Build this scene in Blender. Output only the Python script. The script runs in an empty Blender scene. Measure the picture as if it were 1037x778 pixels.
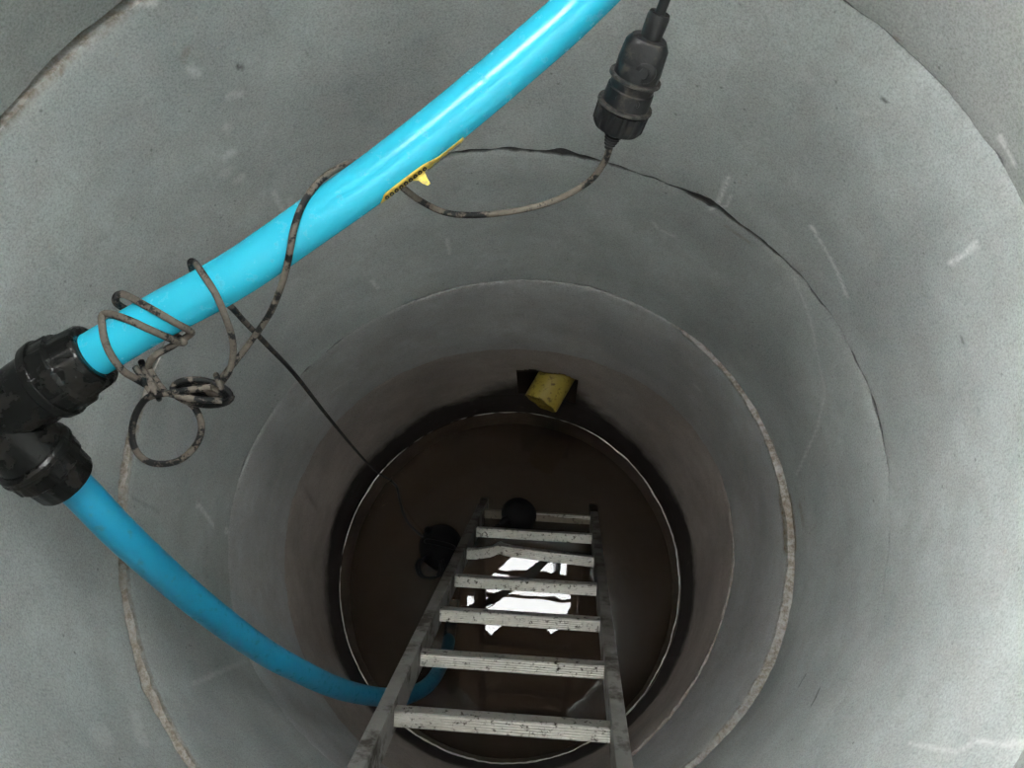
import bpy, bmesh, math, random
import numpy as np
from mathutils import Vector, Matrix

random.seed(4)
S = bpy.context.scene
COL = S.collection
PI = math.pi

# ---------------------------------------------------------------- camera
# The well's axis is world z, the water surface is z = 0, the shaft is 1.2 m wide.
F = 850.0
M = Matrix(((.99961, .0092, .02654), (0, .9448, -.32765), (-.02809, .32753, .94442)))
CAM = Vector((.0713, -.3116, 3.0003))
cd = bpy.data.cameras.new('camera')
cd.sensor_width = 36.0
cd.lens = F * 36.0 / 1037
cd.clip_start = .01
cam = bpy.data.objects.new('camera', cd)
COL.objects.link(cam)
mw = M.to_4x4()
mw.translation = CAM
cam.matrix_world = mw
S.camera = cam
S.view_settings.view_transform = 'Standard'
S.view_settings.look = 'None'
S.view_settings.gamma = 1.0
S.view_settings.use_curve_mapping = False
S.view_settings.exposure = 1.12

def ray(u, v):
    return M @ Vector(((u - 518.5) / F, -(v - 389) / F, -1.0))
def at(u, v, d):            # the place seen at (u, v), d metres along the view axis
    return CAM + ray(u, v) * d
def at_z(u, v, z):          # the place seen at (u, v) at height z
    w = ray(u, v)
    return CAM + w * ((z - CAM.z) / w.z)
def at_wall(u, v, R=.6):    # the place seen at (u, v) on the shaft wall
    w = ray(u, v)
    a = w.x**2 + w.y**2
    b = CAM.x * w.x + CAM.y * w.y
    c = CAM.x**2 + CAM.y**2 - R * R
    return CAM + w * ((-b + math.sqrt(b * b - a * c)) / a)

# ---------------------------------------------------------------- materials
def new_mat(name):
    m = bpy.data.materials.new(name)
    m.use_nodes = True
    nt = m.node_tree
    nt.nodes.clear()
    out = nt.nodes.new('ShaderNodeOutputMaterial')
    return m, nt, out
class NB:
    def __init__(s, nt): s.nt = nt
    def n(s, t, **k):
        x = s.nt.nodes.new(t)
        for a, b in k.items(): setattr(x, a, b)
        return x
    def l(s, a, b): s.nt.links.new(a, b)
    def noise(s, scale, detail=4, rough=.55, vec=None, dist=0):
        x = s.n('ShaderNodeTexNoise')
        x.inputs['Scale'].default_value = scale
        x.inputs['Detail'].default_value = detail
        x.inputs['Roughness'].default_value = rough
        x.inputs['Distortion'].default_value = dist
        s.l(vec if vec is not None else s.obj(), x.inputs['Vector'])
        return x.outputs['Fac']
    def obj(s):
        if not hasattr(s, '_o'): s._o = s.n('ShaderNodeTexCoord').outputs['Object']
        return s._o
    def ramp(s, fac, stops):
        r = s.n('ShaderNodeValToRGB')
        e = r.color_ramp.elements
        while len(e) < len(stops): e.new(.5)
        for i, (p, c) in enumerate(stops):
            e[i].position = p
            e[i].color = (c, c, c, 1) if isinstance(c, (int, float)) else (*c, 1)
        s.l(fac, r.inputs[0])
        return r.outputs[0]
    def mix(s, fac, a, b, mode='MIX'):
        x = s.n('ShaderNodeMix', data_type='RGBA', blend_type=mode)
        for i, val in ((0, fac), (6, a), (7, b)):
            if isinstance(val, (int, float)): x.inputs[i].default_value = val if i == 0 else (val, val, val, 1)
            elif isinstance(val, tuple): x.inputs[i].default_value = (*val, 1)
            else: s.l(val, x.inputs[i])
        return x.outputs[2]
    def math(s, op, a, b=0.0):
        x = s.n('ShaderNodeMath', operation=op)
        for i, val in ((0, a), (1, b)):
            if isinstance(val, (int, float)): x.inputs[i].default_value = val
            else: s.l(val, x.inputs[i])
        return x.outputs[0]
    def attr(s, name):
        return s.n('ShaderNodeAttribute', attribute_name=name).outputs['Fac']
    def bump(s, h, strength, dist=.01):
        b = s.n('ShaderNodeBump')
        b.inputs['Strength'].default_value = strength
        b.inputs['Distance'].default_value = dist
        s.l(h, b.inputs['Height'])
        return b.outputs[0]
    def pbsdf(s, out, col, rough, metal=0, normal=None, spec=.5):
        p = s.n('ShaderNodeBsdfPrincipled')
        for k, val in (('Base Color', col), ('Roughness', rough), ('Metallic', metal), ('Specular IOR Level', spec)):
            if isinstance(val, tuple): p.inputs[k].default_value = (*val, 1)
            elif isinstance(val, (int, float)): p.inputs[k].default_value = val
            else: s.l(val, p.inputs[k])
        if normal is not None: s.l(normal, p.inputs['Normal'])
        s.l(p.outputs[0], out.inputs['Surface'])
        return p

def concrete(name, base, tint):
    m, nt, out = new_mat(name)
    b = NB(nt)
    big = b.noise(3.2, 4, .6)
    mid = b.noise(22, 5, .6)
    fine = b.noise(330, 3, .7)
    lo = tuple(x * .80 for x in base)
    hi = tuple(x * 1.16 for x in base)
    c = b.mix(b.ramp(big, [(.35, 0), (.65, 1)]), lo, hi)
    c = b.mix(b.math('MULTIPLY', b.ramp(mid, [(.42, 0), (.62, 1)]), .30), c, tint)
    spk = b.ramp(fine, [(.30, .70), (.5, 1), (.72, 1.22)])
    c = b.mix(1.0, c, spk, 'MULTIPLY')
    # pits and sand grains
    v = b.n('ShaderNodeTexVoronoi', feature='F1')
    v.inputs['Scale'].default_value = 42
    b.l(b.obj(), v.inputs['Vector'])
    gate = b.ramp(b.noise(9, 3), [(.55, 0), (.62, 1)])
    pit = b.math('MULTIPLY', b.ramp(v.outputs['Distance'], [(.06, 1), (.13, 0)]), gate)
    c = b.mix(b.math('MULTIPLY', pit, .45), c, (.05, .045, .04))
    v2 = b.n('ShaderNodeTexVoronoi', feature='F1')
    v2.inputs['Scale'].default_value = 27
    b.l(b.obj(), v2.inputs['Vector'])
    gr = b.math('MULTIPLY', b.ramp(v2.outputs['Distance'], [(.05, 1), (.10, 0)]), b.ramp(b.noise(5, 2), [(.5, 0), (.6, 1)]))
    c = b.mix(b.math('MULTIPLY', gr, .35), c, (.5, .45, .38))
    # marks that belong to the wall: chalk, ochre stain, wet slime, mortar crust
    brk = b.ramp(b.noise(160, 3), [(.36, .25), (.56, 1)])
    c = b.mix(b.math('MULTIPLY', b.attr('ochre'), b.ramp(b.noise(90, 3), [(.35, .5), (.6, 1)])), c, (.22, .15, .085))
    c = b.mix(b.math('MULTIPLY', b.attr('chalk'), brk), c, (.80, .80, .78))
    crust = b.attr('crust')
    cr_c = b.mix(b.ramp(b.noise(110, 4, .7), [(.4, 0), (.6, 1)]), (.22, .185, .145), (.42, .40, .37))
    c = b.mix(b.math('MULTIPLY', crust, b.ramp(b.noise(45, 4), [(.36, .35), (.55, 1)])), c, cr_c)
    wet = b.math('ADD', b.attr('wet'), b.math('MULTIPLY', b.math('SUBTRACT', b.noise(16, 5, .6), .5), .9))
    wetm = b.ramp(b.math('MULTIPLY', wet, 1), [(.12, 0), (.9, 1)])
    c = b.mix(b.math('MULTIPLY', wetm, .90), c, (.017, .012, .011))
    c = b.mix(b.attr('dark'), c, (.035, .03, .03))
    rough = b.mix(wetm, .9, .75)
    h = b.math('ADD', b.math('MULTIPLY', fine, .35), b.math('ADD', mid, b.math('MULTIPLY', pit, -.8)))
    h = b.math('ADD', h, b.math('MULTIPLY', crust, b.noise(120, 3)))
    b.pbsdf(out, c, rough, 0, b.bump(h, .35, .006), .25)
    return m

MAT = {}
MAT['ring_pale'] = concrete('pale_concrete', (.44, .465, .455), (.40, .375, .36))
MAT['ring_top'] = concrete('drab_concrete', (.37, .38, .365), (.34, .32, .30))
MAT['ring_mid'] = concrete('grey_concrete', (.54, .545, .545), (.48, .455, .42))
MAT['ring_brown'] = concrete('stained_concrete', (.51, .455, .42), (.40, .34, .28))

def simple(name, col, rough, metal=0, var=.15, scale=30, bumpk=0, bscale=80, dirt=None, dirt_amt=0, dscale=25, spec=.5):
    m, nt, out = new_mat(name)
    b = NB(nt)
    c = b.mix(b.noise(scale, 4), tuple(x * (1 - var) for x in col), tuple(min(1, x * (1 + var)) for x in col))
    r = rough
    if dirt:
        k = b.ramp(b.noise(dscale, 5, .65), [(.62 - dirt_amt * .4, 0), (.70 - dirt_amt * .25, 1)])
        c = b.mix(k, c, dirt)
        r = b.mix(k, rough, .85)
    nrm = b.bump(b.noise(bscale, 4), bumpk, .004) if bumpk else None
    b.pbsdf(out, c, r, metal, nrm, spec)
    return m
MAT['blue_pipe'] = simple('blue_pvc', (.030, .50, .70), .24, var=.05, scale=8, bumpk=.04, bscale=200, dirt=(.04, .42, .60), dirt_amt=.02, dscale=60)
MAT['blue_hose'] = simple('blue_polyethylene', (.014, .33, .55), .38, var=.08, scale=12, bumpk=.08, bscale=150, dirt=(.06, .30, .42), dirt_amt=.12, dscale=70)
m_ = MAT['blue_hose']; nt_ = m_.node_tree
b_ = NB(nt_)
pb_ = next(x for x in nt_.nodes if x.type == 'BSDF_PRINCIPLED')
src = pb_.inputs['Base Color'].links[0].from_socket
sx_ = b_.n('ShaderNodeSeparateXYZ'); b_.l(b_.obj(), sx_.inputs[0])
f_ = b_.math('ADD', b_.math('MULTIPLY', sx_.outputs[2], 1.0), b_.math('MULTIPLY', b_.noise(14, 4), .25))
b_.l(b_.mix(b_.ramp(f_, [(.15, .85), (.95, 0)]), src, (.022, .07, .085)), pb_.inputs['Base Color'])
MAT['black_fitting'] = simple('black_polypropylene', (.006, .0065, .006), .27, var=.4, scale=20, bumpk=.25, bscale=90, dirt=(.018, .016, .013), dirt_amt=.25, spec=.3, dscale=30)
MAT['plug'] = simple('muddy_black_plastic', (.009, .0095, .0105), .34, var=.3, scale=40, bumpk=.2, bscale=140, dirt=(.045, .040, .034), dirt_amt=.22, dscale=70, spec=.35)
MAT['plug_rim'] = simple('mud_edged_plastic', (.05, .045, .038), .6, var=.4, scale=120, bumpk=.2, dirt=(.012, .012, .012), dirt_amt=.5, dscale=90)
MAT['cable'] = simple('black_rubber', (.009, .010, .011), .35, var=.2, spec=.35)
MAT['aluminium'] = simple('worn_aluminium', (.66, .65, .61), .30, metal=.8, var=.2, scale=60, bumpk=.12, bscale=240, dirt=(.07, .055, .045), dirt_amt=.16, dscale=85)
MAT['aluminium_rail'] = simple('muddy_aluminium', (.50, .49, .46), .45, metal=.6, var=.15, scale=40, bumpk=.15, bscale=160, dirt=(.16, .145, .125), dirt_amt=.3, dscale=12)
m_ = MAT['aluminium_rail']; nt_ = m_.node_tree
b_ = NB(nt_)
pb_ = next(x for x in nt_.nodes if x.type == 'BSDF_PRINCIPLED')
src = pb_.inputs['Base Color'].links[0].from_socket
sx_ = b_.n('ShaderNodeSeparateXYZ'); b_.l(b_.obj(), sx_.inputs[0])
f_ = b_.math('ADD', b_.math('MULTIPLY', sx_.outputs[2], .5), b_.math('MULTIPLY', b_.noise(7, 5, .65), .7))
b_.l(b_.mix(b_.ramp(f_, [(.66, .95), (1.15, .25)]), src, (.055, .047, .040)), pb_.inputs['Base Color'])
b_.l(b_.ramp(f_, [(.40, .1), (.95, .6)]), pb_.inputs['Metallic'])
MAT['yellow_pipe'] = simple('dirty_yellow_pvc', (.29, .215, .03), .5, var=.15, scale=30, bumpk=.1, dirt=(.12, .08, .02), dirt_amt=.2, dscale=60)
MAT['label'] = simple('yellow_label', (.72, .60, .10), .45, var=.15, scale=90, dirt=(.45, .36, .12), dirt_amt=.2, dscale=160)
MAT['ink'] = simple('black_ink', (.015, .014, .01), .5)
MAT['pump'] = simple('wet_black_pump', (.0045, .0045, .005), .6, var=.3, bumpk=.3, bscale=60, spec=.12)
MAT['mud'] = simple('well_mud', (.06, .042, .03), .8, var=.3, scale=14, bumpk=.6, bscale=20)
MAT['earth'] = simple('packed_earth', (.16, .12, .08), .95, var=.3, scale=12, bumpk=.5, bscale=20)
MAT['blocker'] = simple('blocker_brown', (.13, .10, .075), .85, var=.3, scale=14, bumpk=.3, bscale=40)  # dull brown for the added light blockers above the mouth
MAT['edge_white'] = simple('pale_edge', (.85, .83, .78), .35, var=.1, scale=60, spec=.8)

# cord: black rubber with grey-tan mud dried on in patches
m, nt, out = new_mat('muddy_cord')
b = NB(nt)
at_m = b.attr('mud')
k = b.math('MULTIPLY', b.ramp(b.math('ADD', b.noise(42, 4, .7), b.math('MULTIPLY', at_m, .13)), [(.55, 0), (.61, 1)]), b.math('MINIMUM', b.math('MULTIPLY', at_m, 20), 1))
mudc = b.mix(b.noise(200, 3), (.085, .073, .060), (.19, .165, .142))
c = b.mix(k, (.009, .0095, .0105), mudc)
b.pbsdf(out, c, b.mix(k, .5, .85), 0, b.bump(b.noise(180, 3), .3, .002), .2)
MAT['cord'] = m

# murky water: mirror-like surface over brown silt that lets a little through
m, nt, out = new_mat('murky_water')
b = NB(nt)
dif = b.n('ShaderNodeBsdfDiffuse')
b.l(b.mix(b.noise(4, 4), (.050, .036, .027), (.068, .050, .038)), dif.inputs[0])
tr = b.n('ShaderNodeBsdfTransparent'); tr.inputs[0].default_value = (.70, .62, .54, 1)
body = b.n('ShaderNodeMixShader'); body.inputs[0].default_value = .55
b.l(dif.outputs[0], body.inputs[1]); b.l(tr.outputs[0], body.inputs[2])
gl = b.n('ShaderNodeBsdfGlossy'); gl.inputs['Roughness'].default_value = .004
w_b = b.bump(b.noise(5.5, 2), .045, .012)
b.l(w_b, gl.inputs['Normal'])
fr = b.n('ShaderNodeFresnel'); fr.inputs['IOR'].default_value = 1.40
mx = b.n('ShaderNodeMixShader')
b.l(fr.outputs[0], mx.inputs[0]); b.l(body.outputs[0], mx.inputs[1]); b.l(gl.outputs[0], mx.inputs[2])
b.l(mx.outputs[0], out.inputs['Surface'])
MAT['water'] = m

# ---------------------------------------------------------------- object helpers
def tag(o, label=None, cat=None, group=None, kind=None):
    if label: o['label'] = label
    if cat: o['category'] = cat
    if group: o['group'] = group
    if kind: o['kind'] = kind
    return o
def empty(name, loc):
    o = bpy.data.objects.new(name, None)
    o.empty_display_size = .05
    COL.objects.link(o)
    o.location = loc
    return o
def link(name, me, mat, parent=None, smooth=True):
    o = bpy.data.objects.new(name, me)
    COL.objects.link(o)
    me.materials.append(mat)
    if smooth:
        me.polygons.foreach_set('use_smooth', [True] * len(me.polygons))
    if parent is not None:
        o.parent = parent
        o.location = -parent.location      # meshes are written in world metres
    return o
def bm_obj(name, bm, mat, parent=None, smooth=True, angle=None):
    bmesh.ops.recalc_face_normals(bm, faces=bm.faces)
    me = bpy.data.meshes.new(name)
    bm.to_mesh(me)
    bm.free()
    o = link(name, me, mat, parent, smooth)
    if smooth and angle:
        me.set_sharp_from_angle(angle=math.radians(angle))
    return o

def catmull(pts, n=8):
    P = [Vector(p) for p in pts]
    P = [P[0] * 2 - P[1]] + P + [P[-1] * 2 - P[-2]]
    out = []
    for i in range(1, len(P) - 2):
        a, b_, c_, d = P[i - 1:i + 3]
        for k in range(n):
            t = k / n
            out.append(.5 * ((2 * b_) + (c_ - a) * t + (2 * a - 5 * b_ + 4 * c_ - d) * t * t + (3 * b_ - a - 3 * c_ + d) * t**3))
    out.append(P[-2])
    return out
def sweep(bm, path, prof, closed=False, caps=True):
    """prof: radius, or a function i -> [(x, y), ...] in the moving frame"""
    n = len(path)
    T = []
    for i in range(n):
        a = path[(i - 1) % n] if (closed or i > 0) else path[0]
        c = path[(i + 1) % n] if (closed or i < n - 1) else path[-1]
        T.append((c - a).normalized())
    up = Vector((0, 0, 1)) if abs(T[0].z) < .9 else Vector((0, 1, 0))
    X = T[0].cross(up).normalized()
    rings = []
    for i in range(n):
        X = (X - T[i] * X.dot(T[i])).normalized()
        Y = T[i].cross(X)
        rings.append([bm.verts.new(path[i] + X * x + Y * y) for x, y in prof(i)])
    m_ = len(rings[0])
    for i in range(n - (0 if closed else 1)):
        A, B = rings[i], rings[(i + 1) % n]
        for j in range(m_):
            bm.faces.new((A[j], A[(j + 1) % m_], B[(j + 1) % m_], B[j]))
    if caps and not closed:
        bm.faces.new(rings[0][::-1]); bm.faces.new(rings[-1])
    return rings
def circ(r, k=16):
    return [(r * math.cos(2 * PI * j / k), r * math.sin(2 * PI * j / k)) for j in range(k)]
def tube(bm, path, r, k=16, closed=False):
    f = r if callable(r) else (lambda i: r)
    return sweep(bm, path, lambda i: circ(f(i), k), closed)
def lathe(bm, p0, axis, prof, k=40, mod=None, x_hint=None):
    """prof: [(along, radius)]; mod(angle, index) scales the radius"""
    ax = axis.normalized()
    X = ax.cross(x_hint or Vector((.3, .2, .9))).normalized()
    Y = ax.cross(X)
    rings = []
    for i, (s, r) in enumerate(prof):
        rings.append([bm.verts.new(p0 + ax * s + (X * math.cos(2 * PI * j / k) + Y * math.sin(2 * PI * j / k)) * r * (mod(2 * PI * j / k, i) if mod else 1)) for j in range(k)])
    for A, B in zip(rings, rings[1:]):
        for j in range(k):
            bm.faces.new((A[j], A[(j + 1) % k], B[(j + 1) % k], B[j]))
    if prof[0][1] > 1e-5: bm.faces.new(rings[0][::-1])
    if prof[-1][1] > 1e-5: bm.faces.new(rings[-1])
    return rings
def prism(bm, path_a, path_b, prof2d, X, Y):
    """extrude a 2D outline from point a to b"""
    A = [bm.verts.new(path_a + X * x + Y * y) for x, y in prof2d]
    B = [bm.verts.new(path_b + X * x + Y * y) for x, y in prof2d]
    n = len(A)
    for j in range(n): bm.faces.new((A[j], A[(j + 1) % n], B[(j + 1) % n], B[j]))
    bm.faces.new(A[::-1]); bm.faces.new(B)

# ---------------------------------------------------------------- the shaft: precast concrete rings
TH = np.linspace(0, 2 * PI, 760, endpoint=False)
def curve(c):
    return .6 + c[0] + c[1]*np.cos(TH) + c[2]*np.sin(TH) + c[3]*np.cos(2*TH) + c[4]*np.sin(2*TH) + c[5]*np.cos(3*TH) + c[6]*np.sin(3*TH)
def wob(seed, amp, lo=5, hi=60):
    r = np.random.RandomState(seed)
    y = np.zeros_like(TH)
    for k in range(lo, hi):
        y += r.normal() / k**.8 * np.sin(k * TH + r.uniform(0, 2 * PI))
    return amp * y / y.std()
def hump(deg, width):
    d = (np.degrees(TH) - deg + 180) % 360 - 180
    return np.clip(1 - (d / width)**2, 0, 1)**.5
ZJ = [3.22, 2.717, 2.217, 1.707, 1.191, .709, .222, -.17]
low = [-.0009, -.0258, .0184, -.0039, -.0006, .0004, .0007]
BC = [None,
      curve([.003, .003, .002, 0, 0, 0, 0]),
      curve([.0027, .0027, .0022, -.0011, -.0008, .0008, -.0008]),
      curve([.0003, .0101, -.0141, .0021, .0027, .0056, .0045]),
      curve([-.0064, .0167, -.0061, .0107, .0009, -.006, -.0001]) + .007 * hump(5, 45),
      curve([.0027, -.0055, .0029, .0031, .0065, .0027, .0143]),
      curve([.0015, -.018, .012, 0, 0, 0, .003]),
      curve(low)]
# how far the lower ring's lip stands inside the upper ring (negative: set back, a dark gap)
LEDGE = [None,
         -.003 + 0 * TH,
         -.003 + .012 * hump(140, 22),
         -.002 + .013 * hump(200, 42),
         -.004 + .021 * hump(-12, 62) + .0065 * hump(75, 40) + .0045 * hump(150, 60),
         -.003 + .010 * hump(-30, 50),
         -.002 + 0 * TH,
         0 * TH]
NOISE_Z = [0, .003, .0018, .0035, .002, .0015, .003, 0]
MATS = ['ring_pale', 'ring_top', 'ring_pale', 'ring_pale', 'ring_mid', 'ring_brown', 'ring_brown']
RNAMES = ['wall_top', 'wall_upper_rim', 'wall_upper', 'wall_middle', 'wall_lower', 'wall_deep', 'wall_waterline']

def seg_mask(X, Z, th_len, pts, rad, soft=.35):
    """distance from unrolled wall coordinates to a polyline -> 0..1"""
    best = np.full(X.shape, 9.0)
    for (x0, z0), (x1, z1) in zip(pts, pts[1:] if len(pts) > 1 else pts):
        dx = (X - x0 + th_len / 2) % th_len - th_len / 2
        ex = (x1 - x0 + th_len / 2) % th_len - th_len / 2
        ez = z1 - z0
        L = ex * ex + ez * ez + 1e-12
        t = np.clip((dx * ex + (Z - z0) * ez) / L, 0, 1)
        best = np.minimum(best, np.hypot(dx - t * ex, Z - z0 - t * ez))
    return np.clip((rad * (1 + soft) - best) / (rad * 2 * soft), 0, 1)
LEN = 2 * PI * .6
def wp(u, v, R=.6):
    p = at_wall(u, v, R)
    return ((math.atan2(p.y, p.x) % (2 * PI)) * .6, p.z)
def mk(pix, wpx, amt, kind='chalk', R=.6):
    d = (at_wall(*pix[0]) - CAM).length
    return ([wp(*q, R) for q in pix], max(.0028, wpx * d / F / 2), amt, kind)
MARKS = [
    mk([(738, 180), (727, 208)], 5, .55), mk([(741, 197), (736, 208), (720, 212)], 3, .4),
    mk([(817, 232), (830, 255), (842, 280), (850, 303)], 4.5, .40), mk([(818, 233), (821, 237)], 7, .5),
    mk([(983, 248), (970, 260), (963, 263), (955, 270)], 3, .55),
    mk([(799, 285), (813, 325), (821, 375), (826, 400), (818, 435), (806, 462), (797, 482)], 2.5, .28),
    mk([(1013, 138), (1027, 166)], 6, .4),
    mk([(663, 222), (668, 230), (684, 238)], 4, .25),
    mk([(450, 232), (453, 247)], 4, .35), mk([(371, 275), (377, 282)], 5, .35),
    mk([(272, 190), (286, 213)], 6, .28), mk([(289, 197), (293, 208)], 6, .2),
    mk([(187, 48), (183, 58)], 8, .2, 'ochre'), mk([(190, 66), (197, 72)], 9, .3, 'chalk'),
    mk([(230, 93), (240, 92)], 8, .25), mk([(225, 124), (228, 128)], 9, .2),
    mk([(226, 154), (231, 151)], 11, .33), mk([(222, 173), (228, 170)], 10, .2), mk([(235, 179), (240, 175)], 9, .25),
    mk([(192, 512), (196, 513), (211, 532)], 5, .4), mk([(225, 538), (228, 538)], 7, .45),
    mk([(140, 725), (146, 745)], 20, .22), mk([(100, 745), (110, 742)], 20, .14),
    mk([(190, 697), (215, 685), (245, 672)], 5, .22),
    mk([(912, 748), (935, 752), (960, 755), (980, 745), (1000, 746), (1037, 747)], 4, .28),
    mk([(904, 43), (907, 46)], 8, .5, 'ochre'), mk([(716, 199), (720, 202)], 5, .5, 'ochre'),
    mk([(797, 508), (800, 530), (801, 553)], 17, .8, 'ochre', .616),
    mk([(808, 512), (811, 530)], 9, .22, 'ochre', .616),
    mk([(806, 678), (799, 690)], 2.5, .4, 'dark'), mk([(821, 692), (814, 708)], 2.5, .45, 'dark'),
    mk([(135, 2), (150, 0), (156, 0)], 5, .8), mk([(22, 102), (26, 98)], 6, .3),
    mk([(60, 65), (58, 70)], 5, .5, 'ochre'),
    mk([(985, 620), (1003, 610), (1010, 600)], 3, .12),
    mk([(700, 392), (706, 398)], 5, .2), mk([(335, 395), (350, 385)], 4, .18), mk([(360, 372), (345, 365)], 4, .15),
    mk([(860, 115), (880, 120)], 3, .15), mk([(810, 75), (815, 82)], 14, .12), mk([(735, 230), (760, 250)], 5, .2, 'ochre'),
    mk([(888, 103), (892, 106)], 3, .5, 'dark'), mk([(238, 64), (243, 66)], 3, .5, 'dark'),
    mk([(150, 520), (120, 505), (135, 514)], 2, .15, 'dark'), mk([(965, 345), (968, 349)], 4, .35, 'dark'),
]
HOLE_A = at_wall(524, 374); HOLE_B = at_wall(586, 388)
hole_t = sorted((math.atan2(HOLE_A.y, HOLE_A.x), math.atan2(HOLE_B.y, HOLE_B.x)))
HOLE_Z = (.255, .520)

def ring(i):
    z1, z0 = ZJ[i], ZJ[i + 1]
    top = (BC[i] - LEDGE[i]) if i else curve([0] * 7)
    bot = BC[i + 1]
    n = len(TH)
    rows = 100 if i < 5 else 60
    ts = np.linspace(0, 1, rows)
    ztop = z1 - .003 + np.zeros(n)
    zbot = z0 + .002 + wob(10 + i, NOISE_Z[i + 1]).clip(-.0015, .03)
    zbot = zbot + {1: .002, 2: .0095 * hump(60, 64), 4: .004 * hump(110, 70)}.get(i, 0)
    if i == 2:      # chips along the second visible joint
        d = np.degrees(TH)
        zbot = zbot + .014 * np.exp(-((d - 78) / 1.8)**2) + .012 * np.exp(-((d - 50.5) / 3)**2)
    R = top[None] * (1 - ts[:, None]) + bot[None] * ts[:, None]
    Z = ztop[None] * (1 - ts[:, None]) + zbot[None] * ts[:, None]
    if i == 1: R = R - .028 * np.sin(np.clip((Z - z0) / .5, 0, 1) * PI)
    # slightly chewed lips
    edge_t = np.exp(-(ts * (z1 - z0) / .006))[:, None]
    edge_b = np.exp(-((1 - ts) * (z1 - z0) / .006))[:, None]
    R = R + edge_t * (np.abs(wob(30 + i, .0022, 8, 120)) + .002)[None] + edge_b * np.abs(wob(50 + i, .0013, 8, 120))[None]
    R = R + wob(70 + i, .0008, 3, 20)[None]
    RO = .70
    # profile rows: outer top, inner rows, outer bottom
    Rf = np.vstack([np.full((1, n), RO), R[:1] + .005, R, np.full((1, n), RO)])
    Zf = np.vstack([ztop[None], ztop[None], Z, zbot[None]])
    C, Sn = np.cos(TH)[None], np.sin(TH)[None]
    V = np.stack([Rf * C, Rf * Sn, Zf], 2).reshape(-1, 3)
    nr = rows + 3
    a = np.arange(nr)[:, None]; j = np.arange(n)[None]
    a2 = (a + 1) % nr; j2 = (j + 1) % n
    Fq = np.stack([a * n + j, a * n + j2, a2 * n + j2, a2 * n + j], 2)   # wraps closed at the back
    keep = np.ones((nr, n), bool)
    if i == 5 :
        tm = np.where(TH > PI, TH - 2 * PI, TH)
        inside = (tm[None] > hole_t[0]) & (tm[None] < hole_t[1]) & (Zf < HOLE_Z[1] + .01 * np.sin(TH * 40)[None]) & (Zf > HOLE_Z[0])
        inside[:2] = inside[-1] = False
        keep = ~inside
    Fq = Fq[keep]
    me = bpy.data.meshes.new(RNAMES[i])
    nf = len(Fq)
    me.vertices.add(len(V)); me.vertices.foreach_set('co', V.ravel())
    me.loops.add(nf * 4); me.loops.foreach_set('vertex_index', Fq.ravel().astype(np.int32))
    me.polygons.add(nf)
    me.polygons.foreach_set('loop_start', np.arange(0, nf * 4, 4, dtype=np.int32))
    me.update(calc_edges=True); me.validate()
    X = np.broadcast_to((TH * .6)[None], Rf.shape)
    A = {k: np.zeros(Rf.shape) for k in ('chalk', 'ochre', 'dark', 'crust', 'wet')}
    for pts, rad, amt, kind in MARKS:
        A[kind] = np.maximum(A[kind], min(1, amt * 1.5) * seg_mask(X, Zf, LEN, pts, rad))
    # mortar and chipped cement on the lips that show
    if i:
        lip = np.clip(LEDGE[i] / .008, 0, 1)
        d = np.exp(-np.maximum(0, ztop[None] - Zf - .002) / .005)
        A['crust'] = np.maximum(A['crust'], lip[None] * np.where(d > .25, d, 0))
        A['crust'][0] = lip; A['crust'][1] = lip
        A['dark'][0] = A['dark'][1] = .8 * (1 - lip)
        if i == 3: A['ochre'] = np.maximum(A['ochre'], .75 * A['crust'])
    if i in (2, 3, 4):
        lip = np.clip(LEDGE[i + 1] / .008, 0, 1) * .5
        A['crust'] = np.maximum(A['crust'], lip[None] * np.exp(-np.maximum(0, Zf - zbot[None]) / .003))
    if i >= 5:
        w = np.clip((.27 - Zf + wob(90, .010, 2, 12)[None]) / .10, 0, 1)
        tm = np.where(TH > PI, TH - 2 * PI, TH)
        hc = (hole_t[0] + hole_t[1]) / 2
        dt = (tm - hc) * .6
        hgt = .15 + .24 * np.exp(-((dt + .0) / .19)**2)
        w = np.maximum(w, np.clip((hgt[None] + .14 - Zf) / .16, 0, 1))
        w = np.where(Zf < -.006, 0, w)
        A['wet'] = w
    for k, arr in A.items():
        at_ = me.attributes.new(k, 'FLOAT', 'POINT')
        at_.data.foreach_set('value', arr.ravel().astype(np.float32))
    bm = bmesh.new(); bm.from_mesh(me)
    bmesh.ops.delete(bm, geom=[v for v in bm.verts if not v.link_faces], context='VERTS')
    bmesh.ops.recalc_face_normals(bm, faces=bm.faces)
    bm.to_mesh(me); bm.free()
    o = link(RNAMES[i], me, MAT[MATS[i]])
    me.set_sharp_from_angle(angle=math.radians(50))
    tag(o, kind='structure')
    return o
ring_labels = ['concrete ring at the mouth of the well, above the camera', 'concrete ring just outside the picture top', 'broad pale concrete ring filling the corners and sides',
               'pale concrete ring below the chipped dark joint', 'grey concrete ring with a pale mortar lip', 'brown-stained concrete ring pierced by the yellow pipe', 'wet black concrete ring at the waterline']
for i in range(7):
    ring(i)

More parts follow.
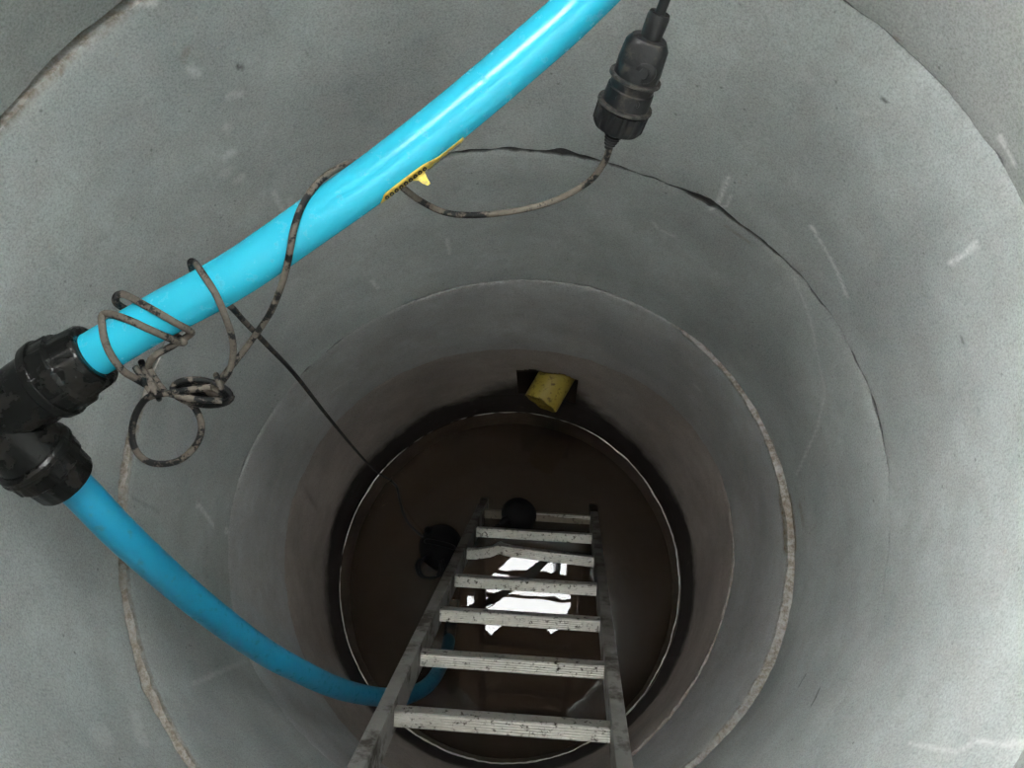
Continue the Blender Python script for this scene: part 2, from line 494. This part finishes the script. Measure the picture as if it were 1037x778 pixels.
# the broken-out recess round the yellow pipe
bm = bmesh.new()
t0, t1 = hole_t[0] - .02, hole_t[1] + .02
k = 8
front, back = [], []
for (za, rr, store) in ((0, .612, front), (0, .69, back)):
    for j in range(k + 1):
        t = t0 + (t1 - t0) * j / k
        store.append((Vector((rr * math.cos(t), rr * math.sin(t), HOLE_Z[1] + .012)), Vector((rr * math.cos(t), rr * math.sin(t), HOLE_Z[0] - .012))))
def vv(p): return bm.verts.new(p)
ft = [vv(p[0]) for p in front]; fb = [vv(p[1]) for p in front]
bt = [vv(p[0]) for p in back]; bb = [vv(p[1]) for p in back]
for j in range(k):
    bm.faces.new((bt[j], bt[j + 1], bb[j + 1], bb[j]))
    bm.faces.new((ft[j], ft[j + 1], bt[j + 1], bt[j]))
    bm.faces.new((fb[j], fb[j + 1], bb[j + 1], bb[j]))
bm.faces.new((ft[0], bt[0], bb[0], fb[0])); bm.faces.new((ft[k], bt[k], bb[k], fb[k]))
o = bm_obj('wall_recess', bm, MAT['mud'], smooth=False); tag(o, kind='structure')

# earth around the rings, well bottom
bm = bmesh.new()
lathe(bm, Vector((0, 0, -.5)), Vector((0, 0, 1)), [(0, .72), (3.69, .72), (3.69, 6.0), (0, 6.0)], 64)
for f in [f for f in bm.faces if len(f.verts) > 4]: bm.faces.remove(f)
ring_v = [v for v in bm.verts]
o = bm_obj('ground', bm, MAT['earth'], smooth=False); tag(o, kind='structure')
bm = bmesh.new()
lathe(bm, Vector((0, 0, -.26)), Vector((0, 0, 1)), [(0, .715), (.08, .715), (.095, .3), (.10, 0.0001)], 64)
o = bm_obj('floor', bm, MAT['mud']); tag(o, kind='structure')

# unseen blockers added over the mouth; gap and open side shape light and reflection
H = 4.7
gap = [(518, 562), (545, 560), (572, 562), (575, 590), (578, 614), (568, 636), (558, 643), (549, 631), (530, 627), (513, 631), (500, 643), (486, 632), (473, 614), (473, 601), (487, 597), (507, 575)]
poly = [at_z(u, v, -H) for u, v in gap]      # mirrored in the water plane z = 0
cx = sum(p.x for p in poly) / len(poly); cy = sum(p.y for p in poly) / len(poly)
bm = bmesh.new()
def layer(z):
    inn, outt = [], []
    for p in poly:
        a = math.atan2(p.y - cy, p.x - cx)
        inn.append(bm.verts.new((p.x, p.y, z)))
        d_ = (math.degrees(a) - 158 + 180) % 360 - 180
        ro_ = 1.25 if abs(d_) < 36 else 3.4        # the added blocker stops short here so sky light reaches the opposite wall
        outt.append(bm.verts.new((cx + ro_ * math.cos(a), cy + ro_ * math.sin(a), z)))
    return inn, outt
i0, o0 = layer(H); i1, o1 = layer(H + .035)
n = len(poly)
for q in range(n):
    r = (q + 1) % n
    bm.faces.new((i0[q], i0[r], o0[r], o0[q])); bm.faces.new((i1[q], i1[r], o1[r], o1[q]))
    bm.faces.new((i0[q], i0[r], i1[r], i1[q])); bm.faces.new((o0[q], o0[r], o1[r], o1[q]))
o = bm_obj('overhead_blocker', bm, MAT['blocker'], smooth=False); tag(o, kind='structure')
for q, (a_, b2, w_) in enumerate((((455, 600), (610, 610), .030), ((470, 576), (610, 588), .042), ((485, 560), (485, 650), .055))):  # bars added under the gap to break up the sky's reflection
    bm = bmesh.new()
    A_, B_ = at_z(*a_, -H), at_z(*b2, -H)
    A_ = Vector((A_.x, A_.y, H - .03)); B_ = Vector((B_.x, B_.y, H - .03))
    s_ = (B_ - A_).cross(Vector((0, 0, 1))).normalized()
    prism(bm, A_, B_, [(-w_/2, -.028), (w_/2, -.028), (w_/2, .028), (-w_/2, .028)], s_, Vector((0, 0, 1)))
    o = bm_obj('reflection_bar', bm, MAT['blocker'], smooth=False); tag(o, kind='structure')
bm = bmesh.new()
OPEN_C, OPEN_W = 155, 50  # added unseen screen, left open on one side to aim the daylight
aa = [math.radians(OPEN_C + OPEN_W + (360 - 2 * OPEN_W) * q / 48) for q in range(49)]
va = [[bm.verts.new((R_ * math.cos(a), R_ * math.sin(a), z)) for a in aa] for R_, z in ((2.8, 3.19), (2.8, H - .002), (2.86, H - .002), (2.86, 3.19))]
for q in range(48):
    for x in range(4):
        bm.faces.new((va[x][q], va[x][q + 1], va[(x + 1) % 4][q + 1], va[(x + 1) % 4][q]))
bm.faces.new([va[x][0] for x in range(4)]); bm.faces.new([va[x][48] for x in range(4)][::-1])
o = bm_obj('side_blocker', bm, MAT['blocker'], smooth=False); tag(o, kind='structure')

# ---------------------------------------------------------------- water
bm = bmesh.new()
wc = curve(low)
vs = [bm.verts.new(((wc[j] + .004) * math.cos(TH[j]), (wc[j] + .004) * math.sin(TH[j]), 0)) for j in range(0, 760, 5)]
bm.faces.new(vs)
o = bm_obj('water_surface', bm, MAT['water'], smooth=False)
tag(o, 'murky dark brown water standing at the bottom of the well', 'water', kind='stuff')

bm = bmesh.new()
w1 = wob(200, .0010, 6, 150); w2 = np.abs(wob(201, 1, 3, 90))
path = [Vector(((wc[j] - .001 + w1[j]) * math.cos(TH[j]), (wc[j] - .001 + w1[j]) * math.sin(TH[j]), .001)) for j in range(760)]
def fr_(i):
    deg = math.degrees(TH[i])
    base = .0019 + .0008 * w2[i]
    if 60 < deg < 130: base *= 1.25
    if 280 < deg < 310: base *= .8
    if 138.5 < deg < 140.5 : base = .0004
    return base
tube(bm, path, fr_, 6, closed=True)  # thin off-white strand along the water's edge
o = bm_obj('edge_line', bm, MAT['edge_white'])
tag(o, 'thin bright whitish scum line ringing the edge of the dark water', 'rim', kind='stuff')

# ---------------------------------------------------------------- ladder
RW = .38
LF0 = Vector((.077, .2275, -.015)); LF7 = Vector((.0085, -.393, 1.409))   # centres of the first and last rung
U = (LF7 - LF0).normalized()
XD = Vector((.9982, -.0600, 0)); XD = (XD - U * XD.dot(U)).normalized()
N = XD.cross(U); N = N if N.y > 0 else -N
step = (LF7 - LF0).length / 6
lad = empty('aluminium_ladder', LF0 - U * .10)
tag(lad, 'silver aluminium ladder leaning in the well with its feet in the water', 'ladder')
foot, topl = -.105, step * 6 + .48
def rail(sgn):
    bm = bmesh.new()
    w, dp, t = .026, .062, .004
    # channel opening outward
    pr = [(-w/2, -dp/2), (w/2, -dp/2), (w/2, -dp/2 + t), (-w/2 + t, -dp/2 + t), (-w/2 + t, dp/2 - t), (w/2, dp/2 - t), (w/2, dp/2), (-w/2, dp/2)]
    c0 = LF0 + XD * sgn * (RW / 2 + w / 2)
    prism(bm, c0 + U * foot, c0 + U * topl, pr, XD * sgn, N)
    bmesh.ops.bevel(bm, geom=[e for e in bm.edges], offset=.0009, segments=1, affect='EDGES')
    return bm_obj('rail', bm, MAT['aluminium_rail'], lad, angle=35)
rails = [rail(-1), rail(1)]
for s, rl in zip((-1, 1), rails):
    bm = bmesh.new()
    c0 = LF0 + XD * s * (RW / 2 + .013) + U * (foot - .006)
    prism(bm, c0, c0 + U * .03, [(-.0165, -.035), (.0165, -.035), (.0165, .035), (-.0165, .035)], XD, N)
    bmesh.ops.bevel(bm, geom=[e for e in bm.edges], offset=.003, segments=2, affect='EDGES')
    f_ = bm_obj('foot_cap', bm, MAT['cable'], rl, angle=40)
    f_.location = (0, 0, 0)
W_, H_ = .0295, .024
def rung_profile():
    pts = []
    # top (tread) face with six ribs, then the plain box round it
    nr = 6
    for q in range(nr):
        x0 = -W_/2 + W_ * q / nr; x1 = -W_/2 + W_ * (q + 1) / nr
        pts += [(x0 + .0005, H_/2), (x1 - .0017, H_/2), (x1 - .0016, H_/2 - .0022), (x1 + .0003, H_/2 - .0022)] if q < nr - 1 else [(x0 + .0005, H_/2), (x1, H_/2)]
    pts += [(W_/2, -H_/2), (-W_/2, -H_/2)]
    return pts
PR = rung_profile()
def rung(kx):
    bm = bmesh.new()
    c0 = LF0 + U * step * kx
    stn = [(-.5, 0), (.5, 0)]
    if kx == 2:
        stn = [(-.5, 0), (-.42, .001), (-.30, .010), (-.255, .020), (-.235, .0215), (-.205, .017), (-.10, .013), (.2, .006), (.5, 0)]
    secs = []
    for a, lift in stn:
        c_ = c0 + XD * (a * (RW + .003)) + N * lift * 1.1
        tw = .35 * math.exp(-((a + .235) / .03)**2) if kx == 2 else 0
        secs.append([bm.verts.new(c_ + N * (x * math.cos(tw) - y * math.sin(tw)) + U * (y * math.cos(tw) + x * math.sin(tw))) for x, y in PR])
    m_ = len(PR)
    for A, B in zip(secs, secs[1:]):
        for j in range(m_): bm.faces.new((A[j], A[(j + 1) % m_], B[(j + 1) % m_], B[j]))
    bm.faces.new(secs[0][::-1]); bm.faces.new(secs[-1])
    o = bm_obj('rung', bm, MAT['aluminium'], lad, smooth=False)
    if kx == 2: o['label'] = 'rung bent up with a kink near its left end'
    if kx == 0: o['label'] = 'lowest rung, at the water surface'
for kx in range(8): rung(kx)

# ---------------------------------------------------------------- blue pipes and the black elbow
E0 = at(3, 413, .945)                 # corner of the elbow
UPX = [(94, 360, .915), (158, 322, .908), (235, 280, .90), (314, 226, .893), (385.5, 175, .888), (458, 118, .885), (535, 53, .88), (588, 5, .875)]
UP = [at(*q) for q in UPX]
up_a, up_b = UP[0], UP[-1]
up_dir = (UP[1] - UP[0]).normalized()
end_dir = (UP[-1] - UP[-2]).normalized()
PR_UP = .0252
AX = catmull(UP, 40)                       # finely sampled axis of the upper pipe
upath = [up_a - up_dir * .035] + UP + [up_b + end_dir * .06 + Vector((0, -.005, .02)), up_b + end_dir * .10 + Vector((0, -.02, .10)), up_b + end_dir * .115 + Vector((0, -.03, .35)), up_b + end_dir * .12 + Vector((.0, -.05, .75))]
def wrap_at(u, v, side, r=.004):
    """the place seen at (u, v) lying on the upper pipe's skin, on the viewer's side (1) or the far side (-1)"""
    w = ray(u, v); w2 = w.length_squared
    best = (9, 0)
    for p in AX:
        t = (p - CAM).dot(w) / w2
        h = (CAM + w * t - p).length
        if h < best[0]: best = (h, t)
    h, t = best
    R_ = PR_UP + r
    return CAM + w * (t - side * math.sqrt(max(0, R_ * R_ - h * h)) / math.sqrt(w2))
bm = bmesh.new()
tube(bm, catmull(upath, 10), PR_UP, 40)
o = bm_obj('water_pipe', bm, MAT['blue_pipe'], angle=60)
tag(o, 'bright blue upper pipe running diagonally from black elbow to the top of the photo', 'pipe')

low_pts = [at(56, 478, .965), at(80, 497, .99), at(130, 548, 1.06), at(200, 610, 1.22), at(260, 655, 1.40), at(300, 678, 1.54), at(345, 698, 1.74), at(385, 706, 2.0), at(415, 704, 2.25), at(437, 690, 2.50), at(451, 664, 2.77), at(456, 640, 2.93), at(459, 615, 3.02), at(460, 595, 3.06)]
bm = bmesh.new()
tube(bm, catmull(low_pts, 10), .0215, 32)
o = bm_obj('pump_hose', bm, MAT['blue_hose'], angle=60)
tag(o, 'blue lower hose curving from the black elbow down into the brown water', 'hose')

elb = empty('elbow_fitting', E0)
tag(elb, 'large black plastic compression elbow joining the two blue pipes', 'pipe fitting')
lo_dir = (low_pts[1] - low_pts[0]).normalized()
def body_path():
    a = up_a - up_dir * .052
    c = low_pts[0] - lo_dir * .030
    # where the two pipe axes come closest: the corner of the elbow
    r_ = a - c
    b_ = up_dir.dot(lo_dir); d_ = up_dir.dot(r_); e_ = lo_dir.dot(r_)
    den = 1 - b_ * b_
    t1 = (b_ * e_ - d_) / den; t2 = (e_ - b_ * d_) / den
    k_ = ((a + up_dir * t1) + (c + lo_dir * t2)) / 2
    return catmull([a, a.lerp(k_, .55), a.lerp(k_, .85).lerp(k_.lerp(c, .15), .5), k_.lerp(c, .45), c], 8)
bm = bmesh.new()
bp = body_path()
tube(bm, bp, lambda i: 0.039 + .001 * abs(i / (len(bp) - 1) - .5) * 2, 36)
bm_obj('body', bm, MAT['black_fitting'], elb, angle=50)
def nut(p, d, r, L, name='nut'):
    """ribbed compression nut: wide skirt at the body, narrower collar at the pipe"""
    bm = bmesh.new()
    pr = [(0, r * .80), (.001, r * .97), (.004, r * 1.03), (.009, r * 1.03), (.011, r * .975), (L * .50, r * .955), (L * .53, r * .90), (L * .56, r * .86), (L * .93, r * .82), (L * .98, r * .79), (L, r * .72), (L - .001, r * .56), (L * .8, r * .55)]
    def md(a, i):
        if 4 <= i <= 5: return 1 + .030 * (1 if math.sin(a * 10) > .55 else 0)
        if 7 <= i <= 8: return 1 + .018 * (1 if math.sin(a * 16) > .3 else 0)
        return 1
    lathe(bm, p, d, pr, 120, md)
    o = bm_obj(name, bm, MAT['black_fitting'], elb, angle=30)
    bm = bmesh.new()
    lathe(bm, p + d * .0095, d, [(0, r * .9), (0, r * 1.045), (.003, r * 1.05), (.0045, r * 1.03), (.0045, r * .9)], 80)
    f = bm_obj('flange', bm, MAT['black_fitting'], o, angle=40)
    f.location = (0, 0, 0)
    return o
nut(up_a - up_dir * .062, up_dir, .0445, .066)
nut(low_pts[0] - lo_dir * .040, lo_dir, .0435, .060)

# ---------------------------------------------------------------- warning label round the underside of the pipe
def frame(s_):
    k_ = max(1, min(len(AX) - 2, int(s_)))
    t_ = (AX[k_ + 1] - AX[k_ - 1]).normalized()
    v_ = (CAM - AX[k_]); v_ = (v_ - t_ * v_.dot(t_)).normalized()
    sd = t_.cross(v_).normalized()
    if (M.transposed() @ sd).y > 0: sd = -sd
    return AX[k_].lerp(AX[min(k_ + 1, len(AX) - 1)], max(0, s_ - k_)), v_, sd
def on_pipe(s_, ang, lift=.0007):
    """s_ along the sampled axis, ang from the viewer's side round towards the underside"""
    c_, v_, sd = frame(s_)
    return c_ + (v_ * math.cos(ang) + sd * math.sin(ang)) * (PR_UP + lift)
def s_at(u, v):
    def e(p):
        w = M.transposed() @ (p - CAM)
        return (518.5 + F * w.x / -w.z - u)**2 + (389 - F * w.y / -w.z - v)**2
    return min(range(len(AX)), key=lambda q: e(AX[q]))
sa, sb = s_at(371, 185), s_at(455, 121)
lab = empty('warning_label', AX[int((sa + sb) / 2)])
tag(lab, 'torn yellow label with black print stuck to the underside of the upper blue pipe', 'label')
bm = bmesh.new()
g = []
nu, na = 40, 12
rr = random.Random(9)
for i_ in range(nu + 1):
    t = i_ / nu
    a0 = math.radians(50 - 6 * math.sin(t * 5) * .5 + (22 * (1 - t * 12) if t < .08 else 0) + (12 if t > .55 else 0) * min(1, (t - .55) * 6))
    a1 = math.radians(150 + rr.uniform(-4, 4))
    g.append([bm.verts.new(on_pipe(sa + (sb - sa) * t, a0 + (a1 - a0) * q / na, .0007 + (.0025 * abs(math.sin(t * 34)) * (t > .5) if 5 < q else 0))) for q in range(na + 1)])
for A, B in zip(g, g[1:]):
    for q in range(na): bm.faces.new((A[q], A[q + 1], B[q + 1], B[q]))
o = bm_obj('strip', bm, MAT['label'], lab)
sm = o.modifiers.new('thickness', 'SOLIDIFY'); sm.thickness = .0004; sm.offset = 1
# torn flap hanging off
bm = bmesh.new()
px = [(415, 179, 0), (422, 171, 0), (432, 165, 0), (430, 174, 0), (434, 183, .001), (436, 186, .002), (433, 188, .003), (428, 186, .003), (424, 183, .002), (418, 183, 0)]
vs = [bm.verts.new(at(u, v, .888 - z)) for u, v, z in px]
bm.faces.new(vs)
ext = bmesh.ops.extrude_face_region(bm, geom=list(bm.faces))
bmesh.ops.translate(bm, verts=[v for v in ext['geom'] if isinstance(v, bmesh.types.BMVert)], vec=M @ Vector((0, 0, -.0008)))
o = bm_obj('torn_flap', bm, MAT['label'], lab, smooth=False)
# small row of round characters
bm = bmesh.new()
for q in range(9):
    sc = sa + (sb - sa) * (.085 + q * .056)
    w, hgt, th_ = (sb - sa) * .047, math.radians(21), .0013
    a_c = math.radians(65)
    outl = [(math.cos(z * PI / 6) , math.sin(z * PI / 6)) for z in range(12)]
    def P(k_, f_):
        x, y = outl[k_ % 12]
        return on_pipe(sc + x * w / 2 * f_, a_c + y * hgt / 2 * f_, .0016)
    inn = [bm.verts.new(P(z, .30)) for z in range(12)]; ou = [bm.verts.new(P(z, 1)) for z in range(12)]
    for z in range(12): bm.faces.new((inn[z], inn[(z + 1) % 12], ou[(z + 1) % 12], ou[z]))
bm_obj('printed_text', bm, MAT['ink'], lab, smooth=False)
bm = bmesh.new()
for aa in (70, 78):
    r0 = [bm.verts.new(on_pipe(sa + (sb - sa) * t_ / 20, math.radians(aa + 2), .0034)) for t_ in range(11, 20)]
    r1 = [bm.verts.new(on_pipe(sa + (sb - sa) * t_ / 20, math.radians(aa - 1), .0034)) for t_ in range(11, 20)]
    for z in range(8): bm.faces.new((r0[z], r0[z + 1], r1[z + 1], r1[z]))
bm_obj('printed_line', bm, MAT['ink'], lab, smooth=False)

# ---------------------------------------------------------------- cord
def cat(px, n=8): return catmull([at(*p) for p in px], n)
CR = .0037
def cat2(px, n=8):
    """like cat, but a depth of 'f' or 'b' lays the cord on the front or back of the upper pipe"""
    return catmull([wrap_at(u, v, 1) if d == 'f' else wrap_at(u, v, -1) if d == 'b' else at(u, v, d) for u, v, d in px], n)
cord_main = cat2([(617.5, 150, .912), (611, 166, .93), (595, 185, .95), (560, 204, .965), (520, 214, .965), (480, 218, .96), (450, 215, .955), (425, 203, .945), (405, 188, 'b'),
                 (382, 172, 'b'), (362, 165, 'b'), (350, 167, 'b'), (330, 178, 'f'), (314, 195, 'f'), (303, 215, 'f'), (297, 235, 'f'), (294, 252, 'f'), (290, 272, 'f'), (284, 292, .90), (273, 318, .925), (256, 343, .945),
                 (240, 364, .945), (225, 382, .94), (212, 393, .935)])
cord_wrap = cat2([(224, 388, .935), (232, 376, .928), (236, 360, .918), (235, 342, .905), (228, 320, .885), (218, 297, 'f'), (205, 277, 'f'), (197, 266, 'f'), (193, 267, 'b'), (200, 284, 'b'), (216, 300, 'b'), (233, 310, .965),
                 (248, 326, 1.0), (272, 351, 1.12), (300, 381, 1.35), (328, 417, 1.72), (350, 444, 2.1), (370, 467, 2.55), (383, 479, 2.8), (395, 486, 2.97)])
cord_deep = catmull([at(395, 486, 2.97)] + [at_z(u, v, .007) for u, v in ((402, 494), (405, 508), (410, 524), (419, 536), (430, 545), (438, 549))])
wrap2 = cat2([(152, 392, .935), (138, 384, .92), (123, 374, .90), (110, 355, 'f'), (104, 335, 'f'), (105, 318, 'f'), (125, 322, 'f'), (150, 333, 'f'), (170, 342, 'f'), (183, 347, 'f'), (184, 344, 'b'), (155, 326, 'b'), (125, 312, 'b'), (117, 304, 'b'), (124, 298, 'f'), (150, 311, 'f'), (176, 326, 'f'), (192, 335, 'f'), (192, 339, 'b'), (175, 350, 'b'), (155, 362, 'b'), (150, 378, .94), (158, 394, .93)])
loop = cat([(162, 399, .935), (147, 405, .94), (136, 424, .95), (134, 446, .955), (143, 463, .955), (160, 470, .955), (182, 466, .95), (199, 450, .945), (204, 431, .94), (197, 413, .935), (182, 402, .93), (164, 397, .925)])
bm = bmesh.new()
mudl = bm.verts.layers.float.new('mud')
def cord_tube(path, r, mud=1.0):
    before = len(bm.verts)
    rg = tube(bm, path, r, 12)
    for i_, rr_ in enumerate(rg):
        mval = mud(i_ / (len(rg) - 1)) if callable(mud) else mud
        for v in rr_: v[mudl] = mval
cord_tube(cord_main, CR, lambda t: .9)
nw = len(cord_wrap)
cord_tube(cord_wrap, lambda i: CR * (1 if i < nw * .6 else .92), lambda t: 1.15 if t < .35 else (.35 if t < .7 else .15))
cord_tube(cord_deep, .0046, 0)
cord_tube(wrap2, CR * 1.08, 1.15)
cord_tube(loop, CR * 1.05, .55)
# the flattened hank of spare cord
cpx = (204, 397)
path = []
for q in range(5 * 26 + 1):
    a = 2 * PI * q / 26
    turn = q / 26
    ax_ = 31 - 2.2 * turn + 1.6 * math.sin(turn * 7)
    ay_ = 13.5 - 2.4 * turn
    x = math.cos(a) * ax_; y = math.sin(a) * ay_
    rot_ = math.radians(7 + 2.5 * turn)
    path.append(at(cpx[0] + x * math.cos(rot_) - y * math.sin(rot_), cpx[1] + x * math.sin(rot_) + y * math.cos(rot_), .925 + .007 * math.sin(a + 1) + .0022 * turn))
cord_tube(path, CR, .35)
for a_, c_, d_ in (((150, 372, .935), (160, 388, .93), (168, 398, .925)), ((143, 366, .94), (150, 384, .93), (158, 400, .925)), ((158, 400, .92), (185, 396, .915), (214, 392, .92)), ((137, 372, .93), (146, 386, .925), (153, 397, .92)), ((168, 398, .922), (195, 404, .915), (225, 406, .925))):
    cord_tube(cat([a_, c_, d_]), CR, .6)
# tight turns that tie the hank
for (u0, v0) in ((154, 392), (158, 396), (222, 388)):
    pth = []
    for q in range(14):
        a = 2 * PI * q / 14
        pth.append(at(u0 + 6 * math.cos(a) * .5, v0 + 10 * math.cos(a) * .8, .93 + .012 * math.sin(a)))
    rg = tube(bm, pth, CR * .9, 10, closed=True)
    for rr_ in rg:
        for v in rr_: v[mudl] = .7
o = bm_obj('power_cord', bm, MAT['cord'])
tag(o, 'black muddy power cord coiled round the blue pipe and running down into the water', 'cord')

# plug connector and the cable above it
pa, pb = at(668, 14, .815), at(622.5, 133, .90)
pd = (pb - pa).normalized(); L = (pb - pa).length
conn = empty('cable_connector', pb)
tag(conn, 'chunky black weatherproof cable connector hanging beside the top of the well wall', 'connector')
def part(name, prof, mod=None, k=60, mat='plug', parent=conn):
    prof = [(a_, r_ * 1.2) for a_, r_ in prof]
    bm = bmesh.new()
    lathe(bm, pa, pd, prof, k, mod)
    o = bm_obj(name, bm, MAT['plug_rim' if name == 'flange' else mat], parent, angle=35)
    if parent is not conn: o.location = (0, 0, 0)
    return o
part('cable_gland', [(-.001, .004), (-.001, .0085), (.003, .0095), (L * .20, .0090), (L * .27, .0092)], None, 24)
body = part('socket_housing', [(L * .18, .0075), (L * .19, .0150), (L * .24, .0185), (L * .38, .0195), (L * .42, .0200), (L * .60, .0195)], lambda a, i: 1 + .05 * math.cos(3 * a) * (i < 4))
part('flange', [(L * .50, .0195), (L * .505, .0228), (L * .525, .0230), (L * .535, .0205), (L * .54, .0195)], None, parent=body)
pbody = part('plug_housing', [(L * .60, .0195), (L * .61, .0205), (L * .76, .0215)])
part('flange', [(L * .735, .0205), (L * .74, .0245), (L * .76, .0248), (L * .775, .0220), (L * .78, .0205)], None, parent=pbody)
part('ring_nut', [(L * .775, .0210), (L * .785, .0238), (L * .93, .0232), (L * .965, .0205), (L * .975, .016)], lambda a, i: 1 - (.075 if math.sin(a * 12) > .4 and 1 <= i <= 2 else 0), 96)
part('strain_relief', [(L * .965, .0100)] + [(L * (.975 + .0135 * q), (.0100 - .00042 * q) * (1 if q % 2 else .80)) for q in range(13)] + [(L * 1.16, .0038)], None, 24, 'cable')
# clamp lugs and screws on the socket
X = pd.cross(CAM - pa).normalized(); Y = X.cross(pd).normalized()
if Y.dot(CAM - pa) < 0: Y = -Y
for (al, sx, r_) in ((.40, -.006, .0105), (.66, .006, .0045), (.655, -.008, .0045)):
    bm = bmesh.new()
    base = pa + pd * L * al + X * sx * 1.2 + Y * .0165
    lathe(bm, base, Y, [(0, r_ * 1.1), (.0052, r_), (.0062, r_ * .9), (.0066, r_ * .5), (.0050, r_ * .45), (.0050, .0001)], 20)
    bm_obj('lug', bm, MAT['plug'], conn, angle=50)
bm = bmesh.new()
tube(bm, catmull([pa + pd * .004, pa - pd * .02, at(676, -12, .79), at(684, -60, .76), at(690, -140, .70), at(690, -140, .70) + Vector((0, .01, .35)), at(690, -140, .70) + Vector((0, .0, .75))], 8), .0052, 14)
o = bm_obj('supply_cable', bm, MAT['cable'])
tag(o, 'short length of clean black cable coming down into the connector from above', 'cable')

# ---------------------------------------------------------------- yellow pipe stub
yc = at_z(547.5, 409, .425)
yd = Vector((.50, .86, .10)).normalized()
ybase = yc + yd * .17
stub = empty('drain_pipe', yc)
tag(stub, 'short dirty yellow pipe end poking out of a hole in the wall above the water', 'pipe')
bm = bmesh.new()
k = 48
ro, ri = .0575, .0515
rg = []
for s, r in ((.19, ro), (0.001, ro), (0, ro - .001), (0, ri + .001), (.001, ri), (.19, ri)):
    ax = yd; XX = ax.cross(Vector((0, 0, 1))).normalized(); YY = ax.cross(XX)
    rg.append([bm.verts.new(yc + ax * (s + (.0018 * math.sin(3 * 2 * PI * j / k) + .0015 * math.sin(7 * 2 * PI * j / k) if s < .01 else 0)) + (XX * math.cos(2 * PI * j / k) + YY * math.sin(2 * PI * j / k)) * r) for j in range(k)])
for A, B in zip(rg, rg[1:] + rg[:1]):
    for j in range(k): bm.faces.new((A[j], A[(j + 1) % k], B[(j + 1) % k], B[j]))
bm_obj('pipe_wall', bm, MAT['yellow_pipe'], stub, angle=40)
bm = bmesh.new()      # corrugation rings inside the mouth
for q in range(4):
    p_ = yc + yd * (.007 + .010 * q)
    pth = [p_ + (XX * math.cos(2 * PI * j / 36) + YY * math.sin(2 * PI * j / 36)) * (ri - .001) for j in range(36)]
    tube(bm, pth, .003, 8, closed=True)
bm_obj('inner_ridges', bm, MAT['yellow_pipe'], stub)

# ---------------------------------------------------------------- pump and float
pc = at_z(446, 553, 0.0)
pump = empty('submersible_pump', (pc.x, pc.y, -.165))
tag(pump, 'black submersible pump standing half drowned left of the ladder foot', 'pump')
bm = bmesh.new()
lathe(bm, Vector((pc.x, pc.y, -.165)), Vector((0, 0, 1)), [(0, .070), (.004, .074), (.03, .076), (.06, .074), (.125, .074), (.135, .078), (.160, .078), (.172, .070), (.190, .053), (.202, .030), (.206, .0001)], 64, lambda a, i: 1 + .03 * (math.sin(a * 12) > .3) * (3 <= i <= 4))
bm_obj('housing', bm, MAT['pump'], pump, angle=35)
bm = bmesh.new()
tube(bm, catmull([Vector((pc.x - .045, pc.y + .01, -.005)), Vector((pc.x - .046, pc.y + .012, .035)), Vector((pc.x - .02, pc.y + .006, .055)), Vector((pc.x + .025, pc.y - .004, .055)), Vector((pc.x + .048, pc.y - .01, .032)), Vector((pc.x + .046, pc.y - .01, -.005))], 6), .0085, 12)
bm_obj('handle', bm, MAT['pump'], pump)
bm = bmesh.new()
gp = Vector((pc.x - .035, pc.y + .045, -.01))
lathe(bm, gp, Vector((-.3, .25, .8)), [(0, .018), (.02, .018), (.022, .014), (.036, .012), (.04, .007)], 24)
bm_obj('cable_gland', bm, MAT['pump'], pump, angle=35)
bm = bmesh.new()
le = low_pts[-1]
tube(bm, catmull([Vector((pc.x + .01, pc.y - .045, -.10)), Vector((pc.x + .012, pc.y - .075, -.085)), (Vector((pc.x + .012, pc.y - .075, -.085)) + le) / 2, le, low_pts[-2].lerp(le, .3)], 6), .0255, 24)
bm_obj('outlet', bm, MAT['pump'], pump, angle=50)
# strap of black webbing lying in a lump at its side
bm = bmesh.new()
rr = random.Random(3)
pth = [Vector((pc.x - .03 + .045 * math.cos(q * 1.3) * (1 + .3 * math.sin(q)), pc.y - .075 + .04 * math.sin(q * 1.3), .000 + .0022 * q)) for q in range(16)]
tube(bm, catmull(pth, 6), .0045, 10)
bm_obj('strap', bm, MAT['pump'], pump)

fc = at_z(525.5, 521, .044)
flo = empty('float_switch', fc)
tag(flo, 'round black float resting on the lowest ladder rung at the water surface', 'float')
bm = bmesh.new()
lathe(bm, fc - Vector((0, 0, .036)), Vector((0, 0, 1)), [(0, .0001), (.001, .024), (.008, .044), (.022, .056), (.034, .058), (.038, .0605), (.042, .058), (.054, .050), (.064, .034), (.069, .012), (.070, .0001)], 48, lambda a, i: 1 + .04 * math.sin(2 * a + .6))
bm_obj('shell', bm, MAT['pump'], flo, angle=40)
bm = bmesh.new()
lathe(bm, fc + Vector((-.035, -.02, .012)), Vector((-.9, -.4, .1)), [(0, .016), (.02, .015), (.032, .009), (.036, .005)], 20)
bm_obj('neck', bm, MAT['pump'], flo, angle=40)
bm = bmesh.new()
tube(bm, catmull([fc + Vector((-.055, -.03, .010)), fc + Vector((-.10, -.05, .005)), fc + Vector((-.17, -.07, -.012)), Vector((pc.x + .088, pc.y + .045, -.02))], 8), .0035, 10)
bm_obj('lead', bm, MAT['pump'], flo)

# ---------------------------------------------------------------- daylight
w = bpy.data.worlds.new('overcast_sky')
S.world = w
w.use_nodes = True
nt = w.node_tree
bg = nt.nodes['Background']
bg.inputs[0].default_value = (.97, .99, .98, 1)
bg.inputs[1].default_value = 20.0
